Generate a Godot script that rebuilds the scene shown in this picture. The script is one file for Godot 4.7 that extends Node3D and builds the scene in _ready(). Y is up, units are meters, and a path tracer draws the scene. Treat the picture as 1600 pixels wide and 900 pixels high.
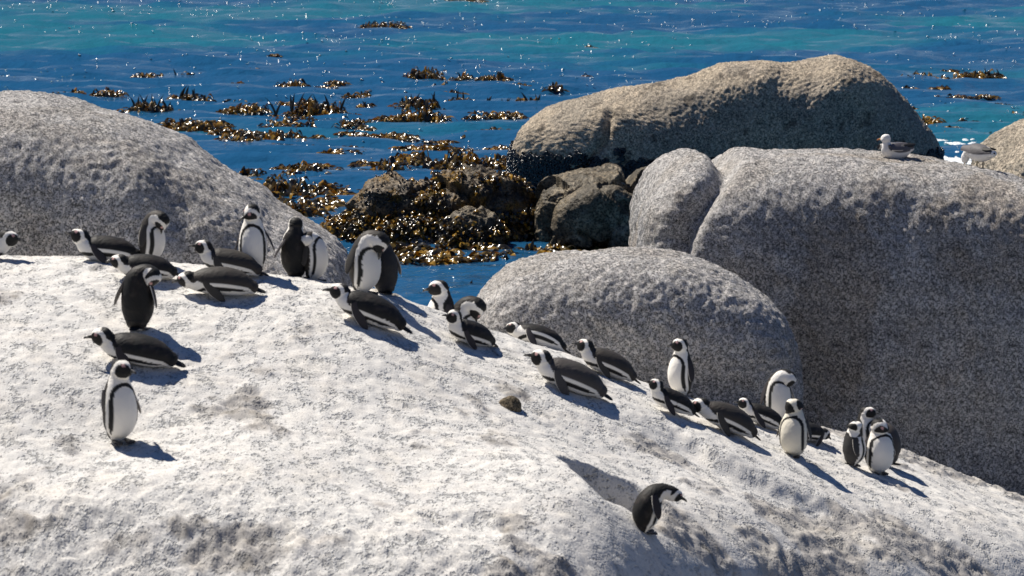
extends Node3D
# A colony of penguins on a pale granite rock by a kelp-strewn sea.
const F := 3665.0              # focal length in photograph pixels
const PITCH := -9.0
const EYE := Vector3(0, 6, 0)
var look := Basis()
var rng := RandomNumberGenerator.new()
var taken := {}
var M := {}
var NZ := {}

func at(px: float, py: float, d: float) -> Vector3:
	var v: Vector3 = look * Vector3((px - 800.0) / F, -(py - 450.0) / F, -1.0)
	return EYE + v * (d / -v.z)

func at_water(px: float, py: float, y := 0.0) -> Vector3:
	var v: Vector3 = look * Vector3((px - 800.0) / F, -(py - 450.0) / F, -1.0)
	return EYE + v * ((y - EYE.y) / v.y)

func numbered(called: String) -> String:
	var n: int = taken.get(called, 0)
	taken[called] = n + 1
	return called if n == 0 else "%s_%03d" % [called, n]

func tag(o: Node, label := "", category := "", group := "", kind := "") -> void:
	if label: o.set_meta("label", label)
	if category: o.set_meta("category", category)
	if group: o.set_meta("group", group)
	if kind: o.set_meta("kind", kind)

func put(mesh: Mesh, called: String, mat: Material, parent: Node = null) -> MeshInstance3D:
	var o := MeshInstance3D.new()
	o.mesh = mesh
	o.material_override = mat
	if parent == null:
		o.name = numbered(called)
		add_child(o)
	else:
		o.name = called
		parent.add_child(o, true)
	return o

func noise(sd: int, freq: float, oct := 4, type := FastNoiseLite.TYPE_SIMPLEX_SMOOTH) -> FastNoiseLite:
	var n := FastNoiseLite.new()
	n.seed = sd
	n.frequency = freq
	n.noise_type = type
	n.fractal_type = FastNoiseLite.FRACTAL_FBM if oct > 1 else FastNoiseLite.FRACTAL_NONE
	n.fractal_octaves = oct
	return n

# ---------------------------------------------------------------- meshes
class Soup:
	var v := PackedVector3Array()
	var n := PackedVector3Array()
	var c := PackedColorArray()
	var ix := PackedInt32Array()
	func grid(p: PackedVector3Array, col: PackedColorArray, nu: int, nv: int, wrap := false, inside_out := false) -> void:
		# p[i * nv + j]; smooth normals from neighbours; wrap closes j
		var base := v.size()
		var flip := -1.0 if inside_out else 1.0
		var nn := PackedVector3Array()
		nn.resize(p.size())
		for i in nu:
			var i0 := maxi(i - 1, 0) * nv
			var i1 := mini(i + 1, nu - 1) * nv
			for j in nv:
				var j0 := (j - 1 + nv) % nv if wrap else maxi(j - 1, 0)
				var j1 := (j + 1) % nv if wrap else mini(j + 1, nv - 1)
				var a := p[i1 + j] - p[i0 + j]
				var b := p[i * nv + j1] - p[i * nv + j0]
				nn[i * nv + j] = b.cross(a).normalized() * flip
		v.append_array(p)
		n.append_array(nn)
		c.append_array(col)
		var last := nv if wrap else nv - 1
		for i in nu - 1:
			for j in last:
				var j1 := (j + 1) % nv
				var q0 := base + i * nv + j
				var q1 := base + (i + 1) * nv + j
				var q2 := base + (i + 1) * nv + j1
				var q3 := base + i * nv + j1
				if inside_out:
					ix.append_array(PackedInt32Array([q0, q2, q1, q0, q3, q2]))
				else:
					ix.append_array(PackedInt32Array([q0, q1, q2, q0, q2, q3]))
	func mesh() -> ArrayMesh:
		var a := []
		a.resize(Mesh.ARRAY_MAX)
		a[Mesh.ARRAY_VERTEX] = v
		a[Mesh.ARRAY_NORMAL] = n
		a[Mesh.ARRAY_COLOR] = c
		a[Mesh.ARRAY_INDEX] = ix
		var m := ArrayMesh.new()
		m.add_surface_from_arrays(Mesh.PRIMITIVE_TRIANGLES, a)
		return m

func catmull(a, b, c, d, t: float):
	return ((b * 2.0) + (c - a) * t + (a * 2.0 - b * 5.0 + c * 4.0 - d) * t * t + (b * 3.0 - a - c * 3.0 + d) * t * t * t) * 0.5

func sm(a: float, b: float, x: float) -> float:
	return smoothstep(a, b, x)

# ---------------------------------------------------------------- textures and materials
func seamless(n: FastNoiseLite, w: int) -> PackedByteArray:
	return n.get_seamless_image(w, w, false, false, 0.12, true).get_data()

func byte(x: float) -> int:
	return clampi(int(pow(clampf(x, 0, 1), 1.0 / 2.2) * 255.0), 0, 255)

func make_granite() -> Array:
	# albedo: feldspar crystals, quartz and biotite flecks; height: the same grains standing proud
	var w := 768
	var cell := noise(3, 0.055, 1, FastNoiseLite.TYPE_CELLULAR)
	cell.cellular_return_type = FastNoiseLite.RETURN_CELL_VALUE
	var cell2 := noise(8, 0.13, 1, FastNoiseLite.TYPE_CELLULAR)
	cell2.cellular_return_type = FastNoiseLite.RETURN_CELL_VALUE
	var a := seamless(cell, w)
	var b := seamless(cell2, w)
	var s := seamless(noise(5, 0.012, 4), w)
	var f := seamless(noise(6, 0.18, 3), w)
	var out := PackedByteArray()
	out.resize(w * w * 3)
	var hh := PackedByteArray()
	hh.resize(w * w)
	for i in w * w:
		var x := a[i] / 255.0
		var y := b[i] / 255.0
		var z := f[i] / 255.0
		var l := 0.60 + 0.22 * (s[i] / 255.0 - 0.5) + 0.20 * (z - 0.5)
		var warm := 0.0
		if x > 0.62:
			l += 0.32
			warm = 0.03
		elif x < 0.22:
			l -= 0.14
		if y < 0.32:
			l = l * 0.34
		elif y > 0.8:
			l += 0.10
		out[i * 3] = byte(l * (1.0 + warm))
		out[i * 3 + 1] = byte(l * (1.0 - warm * 0.2))
		out[i * 3 + 2] = byte(l * (1.0 - warm * 1.2))
		hh[i] = clampi(int(255.0 * (0.15 + 0.28 * x + 0.25 * y + 0.32 * z)), 0, 255)
	var im := Image.create_from_data(w, w, false, Image.FORMAT_RGB8, out)
	var hm := Image.create_from_data(w, w, false, Image.FORMAT_L8, hh)
	return [ImageTexture.create_from_image(im), ImageTexture.create_from_image(hm)]

func make_guano() -> Array:
	# pale crusted rock: pits, flakes, thin dark grit
	var w := 1024
	var s := seamless(noise(15, 0.010, 5), w)
	var f := seamless(noise(16, 0.045, 4), w)
	var g := seamless(noise(17, 0.11, 3), w)
	var ridge := noise(18, 0.022, 4)
	ridge.fractal_type = FastNoiseLite.FRACTAL_RIDGED
	var r := seamless(ridge, w)
	var out := PackedByteArray()
	out.resize(w * w * 3)
	var hh := PackedByteArray()
	hh.resize(w * w)
	for i in w * w:
		var x := s[i] / 255.0
		var y := f[i] / 255.0
		var z := g[i] / 255.0
		var cr := r[i] / 255.0
		var l := 0.86 + 0.16 * (x - 0.5) + 0.14 * (z - 0.5)
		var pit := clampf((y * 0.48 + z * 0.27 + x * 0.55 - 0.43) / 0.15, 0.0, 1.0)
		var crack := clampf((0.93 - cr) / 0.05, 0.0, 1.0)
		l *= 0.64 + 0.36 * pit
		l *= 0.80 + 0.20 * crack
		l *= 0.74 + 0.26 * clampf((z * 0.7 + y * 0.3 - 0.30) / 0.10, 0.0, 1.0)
		var warm := 0.05 * (x - 0.35)
		out[i * 3] = byte(l * (1.0 + warm))
		out[i * 3 + 1] = byte(l)
		out[i * 3 + 2] = byte(l * (1.0 - warm * 1.3))
		hh[i] = clampi(int(255.0 * (0.5 * pit + 0.15 * crack + 0.2 * z + 0.15 * x)), 0, 255)
	var im := Image.create_from_data(w, w, false, Image.FORMAT_RGB8, out)
	var hm := Image.create_from_data(w, w, false, Image.FORMAT_L8, hh)
	return [ImageTexture.create_from_image(im), ImageTexture.create_from_image(hm)]

func rock_material(tex: Array, period: float, relief: float, rough := 0.9) -> StandardMaterial3D:
	var m := StandardMaterial3D.new()
	m.vertex_color_use_as_albedo = true
	m.albedo_texture = tex[0]
	m.heightmap_enabled = true
	m.heightmap_texture = tex[1]
	m.heightmap_scale = relief
	m.uv1_triplanar = true
	m.uv1_world_triplanar = true
	m.uv1_scale = Vector3.ONE / period
	m.uv1_triplanar_sharpness = 3.0
	m.roughness = rough
	m.metallic_specular = 0.3
	return m

func plain(rough: float, spec := 0.5) -> StandardMaterial3D:
	var m := StandardMaterial3D.new()
	m.vertex_color_use_as_albedo = true
	m.roughness = rough
	m.metallic_specular = spec
	return m

# ---------------------------------------------------------------- the penguins' rock: a height over (x, z)
const RX0 := -8.0
const RX1 := 9.0
const RZ0 := -24.0
const RZ1 := -11.0
const CN := 52
var coarse := PackedFloat32Array()
var steps := []

func tps(r2: float) -> float:
	return 0.0 if r2 < 1e-9 else r2 * log(r2)

func solve_rock() -> void:
	var P: Array[Vector3] = []
	var crest := [[-250, 408, 18.4], [-120, 405, 18.4], [0, 406, 18.3], [130, 407, 18.2], [260, 409, 18.0], [345, 415, 17.95], [420, 429, 17.9], [530, 447, 18.0], [620, 463, 18.0], [700, 492, 18.2], [800, 528, 18.5], [900, 567, 18.9], [1000, 608, 19.2], [1130, 641, 19.6], [1260, 664, 20.0], [1400, 703, 20.3], [1500, 744, 20.5], [1600, 792, 20.7], [1750, 880, 21.0]]
	for q in crest:
		var p := at(q[0], q[1], q[2])
		P.append(p)
		P.append(p + Vector3(0.1, -0.42, -0.8))
		P.append(p + Vector3(0.2, -1.5, -1.9))
	for q in [[190, 691, 15.0], [215, 517, 16.4], [200, 568, 15.9], [340, 460, 17.1], [570, 512, 16.9], [725, 543, 17.4], [880, 622, 17.0], [640, 650, 15.8], [450, 600, 15.9], [400, 700, 14.9], [640, 750, 14.8], [60, 590, 15.5], [0, 690, 14.8], [1130, 686, 17.4], [1240, 713, 17.9], [1365, 741, 18.4], [1500, 775, 18.9], [1600, 808, 19.2],
			[0, 775, 14.2], [200, 765, 14.2], [400, 790, 14.15], [600, 815, 14.15], [800, 835, 14.2], [830, 700, 15.7], [1015, 834, 14.9], [1000, 745, 16.2], [1100, 770, 16.2], [1220, 790, 16.6], [1350, 805, 17.3],
			[0, 900, 13.65], [200, 900, 13.65], [400, 900, 13.6], [600, 900, 13.6], [800, 905, 13.75], [950, 900, 14.2], [1100, 900, 15.1], [1250, 905, 15.9], [1420, 900, 16.6], [1600, 890, 17.6]]:
		P.append(at(q[0], q[1], q[2]))
	for q in [[-250, 900, 13.6], [100, 900, 13.65], [500, 900, 13.6], [800, 905, 13.75], [1100, 905, 15.1], [1420, 905, 16.6], [1600, 895, 17.6], [1800, 920, 18.3]]:
		P.append(at(q[0], q[1], q[2]) + Vector3(0, -0.75, 0.75))
	for q in [[-250, 560, 15.8], [-250, 720, 14.7], [1750, 840, 19.4]]:
		P.append(at(q[0], q[1], q[2]))
	var n := P.size()
	var N := n + 3
	var A := []
	for i in N:
		var row := PackedFloat64Array()
		row.resize(N + 1)
		A.append(row)
	for i in n:
		for j in n:
			A[i][j] = tps(Vector2(P[i].x - P[j].x, P[i].z - P[j].z).length_squared()) + (0.02 if i == j else 0.0)
		A[i][n] = 1.0; A[i][n + 1] = P[i].x; A[i][n + 2] = P[i].z
		A[n][i] = 1.0; A[n + 1][i] = P[i].x; A[n + 2][i] = P[i].z
		A[i][N] = P[i].y
	for k in N:
		var best := k
		for i in range(k + 1, N):
			if absf(A[i][k]) > absf(A[best][k]): best = i
		var tmp = A[k]; A[k] = A[best]; A[best] = tmp
		for i in range(k + 1, N):
			var m: float = A[i][k] / A[k][k]
			if m == 0.0: continue
			for j in range(k, N + 1):
				A[i][j] -= m * A[k][j]
	var w := PackedFloat64Array()
	w.resize(N)
	for k in range(N - 1, -1, -1):
		var s: float = A[k][N]
		for j in range(k + 1, N): s -= A[k][j] * w[j]
		w[k] = s / A[k][k]
	coarse.resize(CN * CN)
	for i in CN:
		for j in CN:
			var x := lerpf(RX0, RX1, i / (CN - 1.0))
			var z := lerpf(RZ0, RZ1, j / (CN - 1.0))
			var s: float = w[n] + w[n + 1] * x + w[n + 2] * z
			for k in n:
				s += w[k] * tps((P[k].x - x) * (P[k].x - x) + (P[k].z - z) * (P[k].z - z))
			coarse[i * CN + j] = clampf(s, -2.0, 4.0)
	# ledges: a polyline (upper edge), how deep the drop on the camera's side is, how far it takes to come back
	for q in [[[[862, 735, 15.75], [905, 750, 15.8], [955, 764, 15.85], [1010, 775, 15.9]], 0.42, 0.5, 0.09],
			[[[1055, 672, 17.5], [1120, 700, 17.15], [1200, 732, 17.1], [1280, 768, 17.15], [1345, 790, 17.3]], 0.11, 0.45, 0.22],
			[[[640, 800, 14.3], [720, 790, 14.4], [800, 800, 14.4]], 0.03, 0.3, 0.12],
			[[[90, 800, 14.0], [160, 795, 14.02], [230, 790, 14.02]], 0.03, 0.25, 0.10],
			[[[250, 830, 13.95], [350, 822, 13.97], [480, 830, 13.95]], 0.05, 0.3, 0.10],
			[[[1060, 845, 14.9], [1120, 815, 15.3], [1230, 830, 15.9]], 0.10, 0.4, 0.10]]:
		var line: Array[Vector2] = []
		for e in q[0]:
			var p := at(e[0], e[1], e[2])
			line.append(Vector2(p.x, p.z))
		steps.append([line, q[1], q[2], q[3]])

func h_rock(x: float, z: float) -> float:
	var fi := clampf((x - RX0) / (RX1 - RX0) * (CN - 1), 1.0, CN - 2.001)
	var fj := clampf((z - RZ0) / (RZ1 - RZ0) * (CN - 1), 1.0, CN - 2.001)
	var i := int(fi)
	var j := int(fj)
	var tx := fi - i
	var tz := fj - j
	var r := [0.0, 0.0, 0.0, 0.0]
	for k in 4:
		var o := clampi(i - 1 + k, 0, CN - 1) * CN
		r[k] = catmull(coarse[o + j - 1], coarse[o + j], coarse[o + j + 1], coarse[o + mini(j + 2, CN - 1)], tz)
	var h: float = catmull(r[0], r[1], r[2], r[3], tx)
	var p := Vector2(x, z)
	for s in steps:
		var line: Array[Vector2] = s[0]
		if x < line[0].x - 0.6 or x > line[-1].x + 0.6 or absf(z - line[0].y) > 2.5: continue
		var best := 1e9
		var sign_d := 0.0
		var along := 0.0
		var total := 0.0
		for k in line.size() - 1:
			var a: Vector2 = line[k]
			var b: Vector2 = line[k + 1]
			var ab := b - a
			var t := clampf((p - a).dot(ab) / ab.length_squared(), 0, 1)
			var d := p.distance_to(a + ab * t)
			if d < best:
				best = d
				sign_d = signf(ab.x * (p.y - a.y) - ab.y * (p.x - a.x))
				along = total + t * ab.length()
			total += ab.length()
		var d2: float = best * sign_d + 0.05 * NZ.mid.get_noise_2d(x, z)
		if d2 > -0.08 and d2 < s[2] * 3.0:
			var fade := minf(sm(0.0, total * 0.25, along), sm(0.0, total * 0.3, total - along))
			h -= s[1] * fade * sm(-0.02, s[3], d2) * exp(-pow(maxf(d2 - s[3], 0.0) / s[2], 2.0))
	return h

func on_rock(px: float, py: float) -> Vector3:
	var last := at(px, py, 12.5)
	for k in 500:
		var p := at(px, py, 12.5 + k * 0.02)
		if p.y < h_rock(p.x, p.z): return (p + last) * 0.5
		last = p
	return at(px, py, 18.0)

func rock_normal(p: Vector3) -> Vector3:
	var e := 0.18
	return Vector3(h_rock(p.x - e, p.z) - h_rock(p.x + e, p.z), 2 * e, h_rock(p.x, p.z - e) - h_rock(p.x, p.z + e)).normalized()

func build_penguin_rock() -> void:
	var nu := 620
	var nv := 560
	var p := PackedVector3Array()
	var col := PackedColorArray()
	p.resize(nu * nv)
	col.resize(nu * nv)
	var big: FastNoiseLite = NZ.big
	var mid: FastNoiseLite = NZ.mid
	var fine: FastNoiseLite = NZ.fine
	var stain := noise(41, 0.9, 4)
	var streak := noise(44, 2.2, 3)
	for i in nu:
		var x := lerpf(-6.0, 7.2, i / (nu - 1.0))
		for j in nv:
			var z := lerpf(-21.6, -12.4, j / (nv - 1.0))
			var h := h_rock(x, z)
			var a := big.get_noise_2d(x * 0.8, z * 0.8)
			var b := mid.get_noise_2d(x, z * 1.15)
			var c := fine.get_noise_2d(x, z)
						# crusted white droppings over grey granite, thinner where the rock breaks
			var s := stain.get_noise_2d(x, z)
			var bare := sm(-0.02, 0.22, s + 0.35 * b + cover_loss(x, z))
			var pos := Vector3(x, h + 0.028 * a + (0.011 + 0.010 * bare) * b + (0.011 + 0.012 * bare) * c + (0.030 * bare + 0.016 * knobs(x, z)) * mid.get_noise_2d(x * 1.9 + 7.0, z * 1.9) + 0.030 * knobs(x, z) * absf(mid.get_noise_2d(x * 3.6, z * 4.6 + 5.0)), z)
			p[i * nv + j] = pos
			var white := Color(0.72, 0.71, 0.69)
			var grey := Color(0.46, 0.445, 0.425)
			var t := white.lerp(grey, bare)
			var k := sm(0.28, 0.6, streak.get_noise_3d(x * 2.2, h * 0.6, z * 2.2) + 0.25 * s)
			t = t.lerp(Color(0.20, 0.18, 0.155), 0.55 * k * bare)
			t = t.lerp(Color(0.72, 0.68, 0.60), 0.25 * sm(0.1, 0.4, stain.get_noise_2d(x * 1.7 + 30, z * 1.7)))
			col[i * nv + j] = t
	var soup := Soup.new()
	soup.grid(p, col, nu, nv)
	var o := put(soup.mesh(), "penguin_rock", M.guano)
	tag(o, "broad pale granite rock whitened by droppings, sloping down, covered with penguins", "rock")

func knobs(x: float, z: float) -> float:
	# the crumbled lower edge of the rock
	return sm(-14.55, -14.1, z + 0.25 * NZ.stain.get_noise_2d(x * 0.8, z) - 0.45 * maxf(x - 0.3, 0.0))

func cover_loss(x: float, z: float) -> float:
	# where the crust of droppings has worn off: the back slab by the big boulder, the broken lower faces
	var l := 0.0
	for q in bare_spots:
		var d: float = Vector2((x - q[0]) / q[2], (z - q[1]) / q[3]).length()
		l = maxf(l, q[4] * (1.0 - sm(0.55, 1.15, d)))
	return l - 0.40

var bare_spots := []

# ---------------------------------------------------------------- boulders: an outline blown up to a rounded block
func boulder(called: String, outline: Array, d: float, cx: float, cy: float, front: float, back: float, ex: float, nu: int, nv: int, mat: Material, tint: Callable, opt := {}) -> MeshInstance3D:
	var pts: Array[Vector3] = []
	for q in outline: pts.append(at(q[0], q[1], d))
	var C := at(cx, cy, d)
	var rim := PackedVector3Array()
	var acc := [0.0]
	for k in pts.size() - 1: acc.append(acc[-1] + pts[k].distance_to(pts[k + 1]))
	for i in nu:
		var s: float = i / (nu - 1.0) * acc[-1]
		var k := 0
		while k < pts.size() - 2 and acc[k + 1] < s: k += 1
		var t: float = (s - acc[k]) / (acc[k + 1] - acc[k])
		rim.append(catmull(pts[maxi(k - 1, 0)], pts[k], pts[k + 1], pts[mini(k + 2, pts.size() - 1)], t))
	var p := PackedVector3Array()
	p.resize(nu * nv)
	var lean: float = opt.get("lean", 0.0)
	var amp: float = opt.get("amp", 1.0)
	var grooves: Array = opt.get("grooves", [])
	var skew: float = opt.get("skew", 0.0)
	var crag: float = opt.get("crag", 0.0)
	for i in nu:
		var dir := rim[i] - C
		for j in nv:
			var psi := lerpf(-PI * 0.42, PI * 0.5, j / (nv - 1.0))
			var c := cos(psi)
			var s := sin(psi)
			var r := pow(pow(absf(c), ex) + pow(absf(s), ex), -1.0 / ex)
			var q := C + dir * (c * r)
			q.z += (front if s > 0 else back) * s * r
			q.z += skew * (q.x - C.x) + lean * (q.y - C.y)
			p[i * nv + j] = q
	var soup0 := Soup.new()
	var col := PackedColorArray()
	col.resize(nu * nv)
	soup0.grid(p, col, nu, nv)
	var big: FastNoiseLite = NZ.big
	var mid: FastNoiseLite = NZ.mid
	var fine: FastNoiseLite = NZ.fine
	var gl := []
	for g in grooves:
		var line: Array[Vector2] = []
		for e in g[0]:
			var w := at(e[0], e[1], d)
			line.append(Vector2(w.x, w.y))
		gl.append([line, g[1], g[2]])
	for k in nu * nv:
		var q := p[k]
		var nn := soup0.n[k]
		var dsp := amp * (0.075 * big.get_noise_3dv(q) + 0.012 * mid.get_noise_3dv(q) + 0.022 * fine.get_noise_3dv(q))
		for g in gl:
			var best := 9.0
			var e := Vector2(q.x, q.y)
			var line: Array[Vector2] = g[0]
			for m in line.size() - 1:
				best = minf(best, e.distance_to(Geometry2D.get_closest_point_to_segment(e, line[m], line[m + 1])))
			dsp -= g[1] * exp(-pow(best / g[2], 2.0))
		if crag > 0.0: dsp += crag * NZ.crag.get_noise_3d(q.x + 0.25 * mid.get_noise_3dv(q * 0.5), q.y * 1.5 + 0.4 * q.x, q.z)
		p[k] = q + nn * dsp
	for k in nu * nv: col[k] = tint.call(p[k], soup0.n[k])
	var soup := Soup.new()
	soup.grid(p, col, nu, nv)
	return put(soup.mesh(), called, mat)

func grey_tint(p: Vector3, _n: Vector3) -> Color:
	var a: float = NZ.stain.get_noise_3dv(p)
	var b: float = NZ.stain.get_noise_3dv(p * 2.3 + Vector3(9, 4, 2))
	var c := Color(0.57, 0.56, 0.55).lerp(Color(0.51, 0.49, 0.465), sm(-0.1, 0.35, a))
	c = c.lerp(Color(0.70, 0.69, 0.68), 0.7 * sm(0.12, 0.42, b))
	return c

func right_tint(p: Vector3, n: Vector3) -> Color:
	var c := grey_tint(p, n)
	var rust: float = NZ.stain.get_noise_3dv(p * Vector3(0.9, 0.5, 0.9) + Vector3(2, 7, 4)) + 0.15 * NZ.mid.get_noise_3dv(p)
	return c.lerp(Color(0.47, 0.37, 0.25), 0.35 * sm(0.05, 0.30, rust))

func rear_tint(p: Vector3, _n: Vector3) -> Color:
	var a: float = NZ.stain.get_noise_3dv(p * 0.7)
	var c := Color(0.62, 0.53, 0.41).lerp(Color(0.50, 0.44, 0.36), sm(-0.1, 0.3, a))
	var b: float = NZ.stain.get_noise_3dv(p * 1.7 + Vector3(3, 8, 1))
	c = c.lerp(Color(0.13, 0.11, 0.09), 0.7 * sm(0.30, 0.46, b + 0.10 * NZ.mid.get_noise_3dv(p)))
	return c

func tan_tint(p: Vector3, _n: Vector3) -> Color:
	return Color(0.58, 0.51, 0.41).lerp(Color(0.42, 0.37, 0.30), sm(-0.1, 0.3, NZ.stain.get_noise_3dv(p)))

func brown_tint(p: Vector3, _n: Vector3) -> Color:
	var a: float = NZ.stain.get_noise_3dv(p * 1.3)
	var c := Color(0.25, 0.205, 0.14).lerp(Color(0.13, 0.112, 0.08), sm(-0.15, 0.25, a))
	return c.lerp(Color(0.46, 0.40, 0.30), 0.6 * sm(0.15, 0.4, NZ.stain.get_noise_3dv(p * 2.6)))

func algae_tint(p: Vector3, _n: Vector3) -> Color:
	var a: float = NZ.stain.get_noise_3dv(p * 1.6)
	var b: float = NZ.stain.get_noise_3dv(p * 3.1 + Vector3(5, 5, 5))
	var c := Color(0.26, 0.205, 0.14).lerp(Color(0.10, 0.08, 0.055), sm(-0.1, 0.2, a))
	c = c.lerp(Color(0.26, 0.15, 0.03), 0.85 * sm(0.0, 0.25, b))
	return c

# ---------------------------------------------------------------- water
func build_water() -> void:
	var nu := 420
	var nv := 900
	var p := PackedVector3Array()
	var col := PackedColorArray()
	p.resize(nu * nv)
	col.resize(nu * nv)
	var swell := noise(61, 0.10, 2)
	var chop := noise(62, 0.42, 3)
	var rip := noise(63, 1.5, 2)
	var bed := noise(64, 0.035, 4)
	for j in nv:
		var t := j / (nv - 1.0)
		var z := -14.0 * pow(3000.0 / 14.0, pow(t, 1.35)) if t > 0 else -14.0
		var half := 6.0 + absf(z) * 0.42
		var dz := absf(z) * 0.009
		for i in nu:
			var x := (i / (nu - 1.0) - 0.5) * 2.0 * half
			var y := wave(swell, chop, x, z)
			if dz < 0.8: y += 0.03 * rip.get_noise_2d(x * 0.7, z * 1.4)
			p[i * nv + j] = Vector3(x, y, z)
			var b := bed.get_noise_2d(x * 0.6, z) * 1.5
			var sand := sm(-0.1, 0.5, b + sand_bank(x, z))
			col[i * nv + j] = Color(0.012, 0.082, 0.180).lerp(Color(0.018, 0.138, 0.195), sand)
	var soup := Soup.new()
	soup.grid(p, col, nu, nv)
	var o := put(soup.mesh(), "sea", M.water)
	tag(o, "", "", "", "structure")
	# short steep wind wavelets on the swell
	var w := Soup.new()
	var q := PackedVector3Array()
	var cl := PackedColorArray()
	for i in 7:
		var u := i / 6.0 * 2.0 - 1.0
		var e := 1.0 - u * u
		for j in 6:
			var prof: Array = [[-0.16, -0.03], [-0.08, 0.008], [-0.02, 0.050], [0.0, 0.058], [0.055, 0.012], [0.075, -0.03]]
			q.append(Vector3(u * 0.24, prof[j][1] * e - 0.012, prof[j][0] * (0.5 + 0.5 * e) - 0.05 * u * u))
			cl.append(Color(0.012, 0.095, 0.19))
	w.grid(q, cl, 7, 6)
	var wm := w.mesh()
	wm.surface_set_material(0, M.wavelet)
	var mm := MultiMesh.new()
	mm.transform_format = MultiMesh.TRANSFORM_3D
	mm.mesh = wm
	var tr := []
	for k in 21000:
		var z := -rng.randf_range(33.0, 190.0)
		var x := rng.randf_range(-0.235, 0.235) * -z
		if chop.get_noise_2d(x * 0.12, z * 0.12) < rng.randf_range(-0.25, 0.85): continue
		var b := Basis(Vector3.UP, rng.randfn(-0.78, 0.3)) * Basis(Vector3.RIGHT, rng.randfn(0.0, 0.12))
		var sc := rng.randf_range(0.12, 0.28) * (0.6 + -z / 110.0)
		var y := wave(swell, chop, x, z)
		tr.append(Transform3D(b.scaled(Vector3.ONE * sc), Vector3(x, y, z)))
	mm.instance_count = tr.size()
	for k in tr.size(): mm.set_instance_transform(k, tr[k])
	var mi := MultiMeshInstance3D.new()
	mi.multimesh = mm
	mi.name = "wavelets"
	o.add_child(mi, true)
	tag(mi, "", "", "", "stuff")

func wave(swell: FastNoiseLite, chop: FastNoiseLite, x: float, z: float) -> float:
	var far := sm(35.0, 90.0, -z)
	return (0.06 + 0.10 * far) * swell.get_noise_2d(x * 0.7, z * 1.8) + (0.16 + 0.30 * far) * chop.get_noise_2d(x * 0.30, z * 1.3)

func sand_bank(x: float, z: float) -> float:
	# pale sand lies under the outer water, weed under the inner
	return 0.62 * sm(85.0, 120.0, -z + 0.25 * x) - 0.32

# ---------------------------------------------------------------- birds: one skin from rump to crown
const BLACK := Color(0.022, 0.020, 0.020)
const WHITE := Color(0.86, 0.83, 0.77)

func spine_of(kind: String) -> Array:
	# [x, y, z, half width, half depth] from the rump to the crown, forward is +z
	match kind:
		"stand":
			return [[0, .030, -.060, .02, .018], [0, .062, -.036, .074, .064], [0, .125, -.006, .107, .102], [0, .20, .010, .115, .115], [0, .28, .006, .110, .108], [0, .355, -.002, .094, .088], [0, .408, .000, .071, .070], [0, .440, .006, .061, .063], [0, .478, .016, .060, .066], [0, .540, .012, .01, .01]]
		"preen":
			return [[0, .030, -.060, .02, .018], [0, .062, -.036, .074, .064], [0, .125, -.006, .107, .102], [0, .20, .008, .116, .114], [0, .28, .006, .112, .108], [0, .352, .014, .096, .090], [0, .402, .046, .073, .072], [0, .412, .092, .062, .064], [0, .390, .132, .059, .065], [0, .350, .178, .01, .01]]
		"bow":
			return [[0, .030, -.075, .02, .018], [0, .062, -.050, .074, .064], [0, .120, -.020, .104, .098], [0, .192, .000, .110, .110], [0, .262, .028, .106, .104], [0, .318, .070, .090, .086], [0, .340, .125, .069, .068], [0, .334, .175, .057, .058], [0, .316, .220, .054, .056], [0, .290, .275, .01, .01]]
		"lie_low":
			return [[0, .050, -.275, .02, .018], [0, .072, -.225, .066, .054], [0, .096, -.14, .106, .092], [0, .112, -.035, .122, .106], [0, .114, .06, .116, .104], [0, .108, .135, .098, .094], [0, .106, .190, .076, .076], [0, .112, .226, .063, .066], [0, .128, .252, .060, .066], [0, .182, .276, .01, .01]]
		"lie_high":
			return [[0, .050, -.275, .02, .018], [0, .072, -.225, .066, .054], [0, .096, -.14, .106, .092], [0, .112, -.035, .122, .106], [0, .118, .055, .116, .106], [0, .126, .126, .099, .098], [0, .150, .176, .077, .078], [0, .180, .200, .062, .066], [0, .214, .216, .060, .066], [0, .276, .216, .01, .01]]
		"gull_sit":
			return [[0, .085, -.150, .02, .012], [0, .080, -.110, .040, .030], [0, .070, -.050, .066, .054], [0, .066, .010, .072, .062], [0, .068, .060, .066, .062], [0, .085, .098, .050, .052], [0, .115, .112, .033, .036], [0, .140, .114, .027, .030], [0, .166, .118, .030, .033], [0, .198, .116, .01, .01]]
		"gull_stand":
			return [[0, .195, -.160, .02, .012], [0, .190, -.120, .040, .030], [0, .185, -.055, .066, .058], [0, .185, .010, .074, .068], [0, .190, .065, .066, .064], [0, .190, .110, .048, .050], [0, .180, .142, .034, .036], [0, .160, .160, .029, .031], [0, .135, .172, .030, .033], [0, .104, .180, .01, .01]]
	# "lie"
	return [[0, .050, -.275, .02, .018], [0, .072, -.225, .066, .054], [0, .096, -.14, .106, .092], [0, .112, -.035, .122, .106], [0, .116, .06, .116, .105], [0, .116, .134, .098, .096], [0, .126, .186, .076, .077], [0, .146, .216, .062, .066], [0, .172, .238, .060, .066], [0, .230, .250, .01, .01]]

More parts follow.
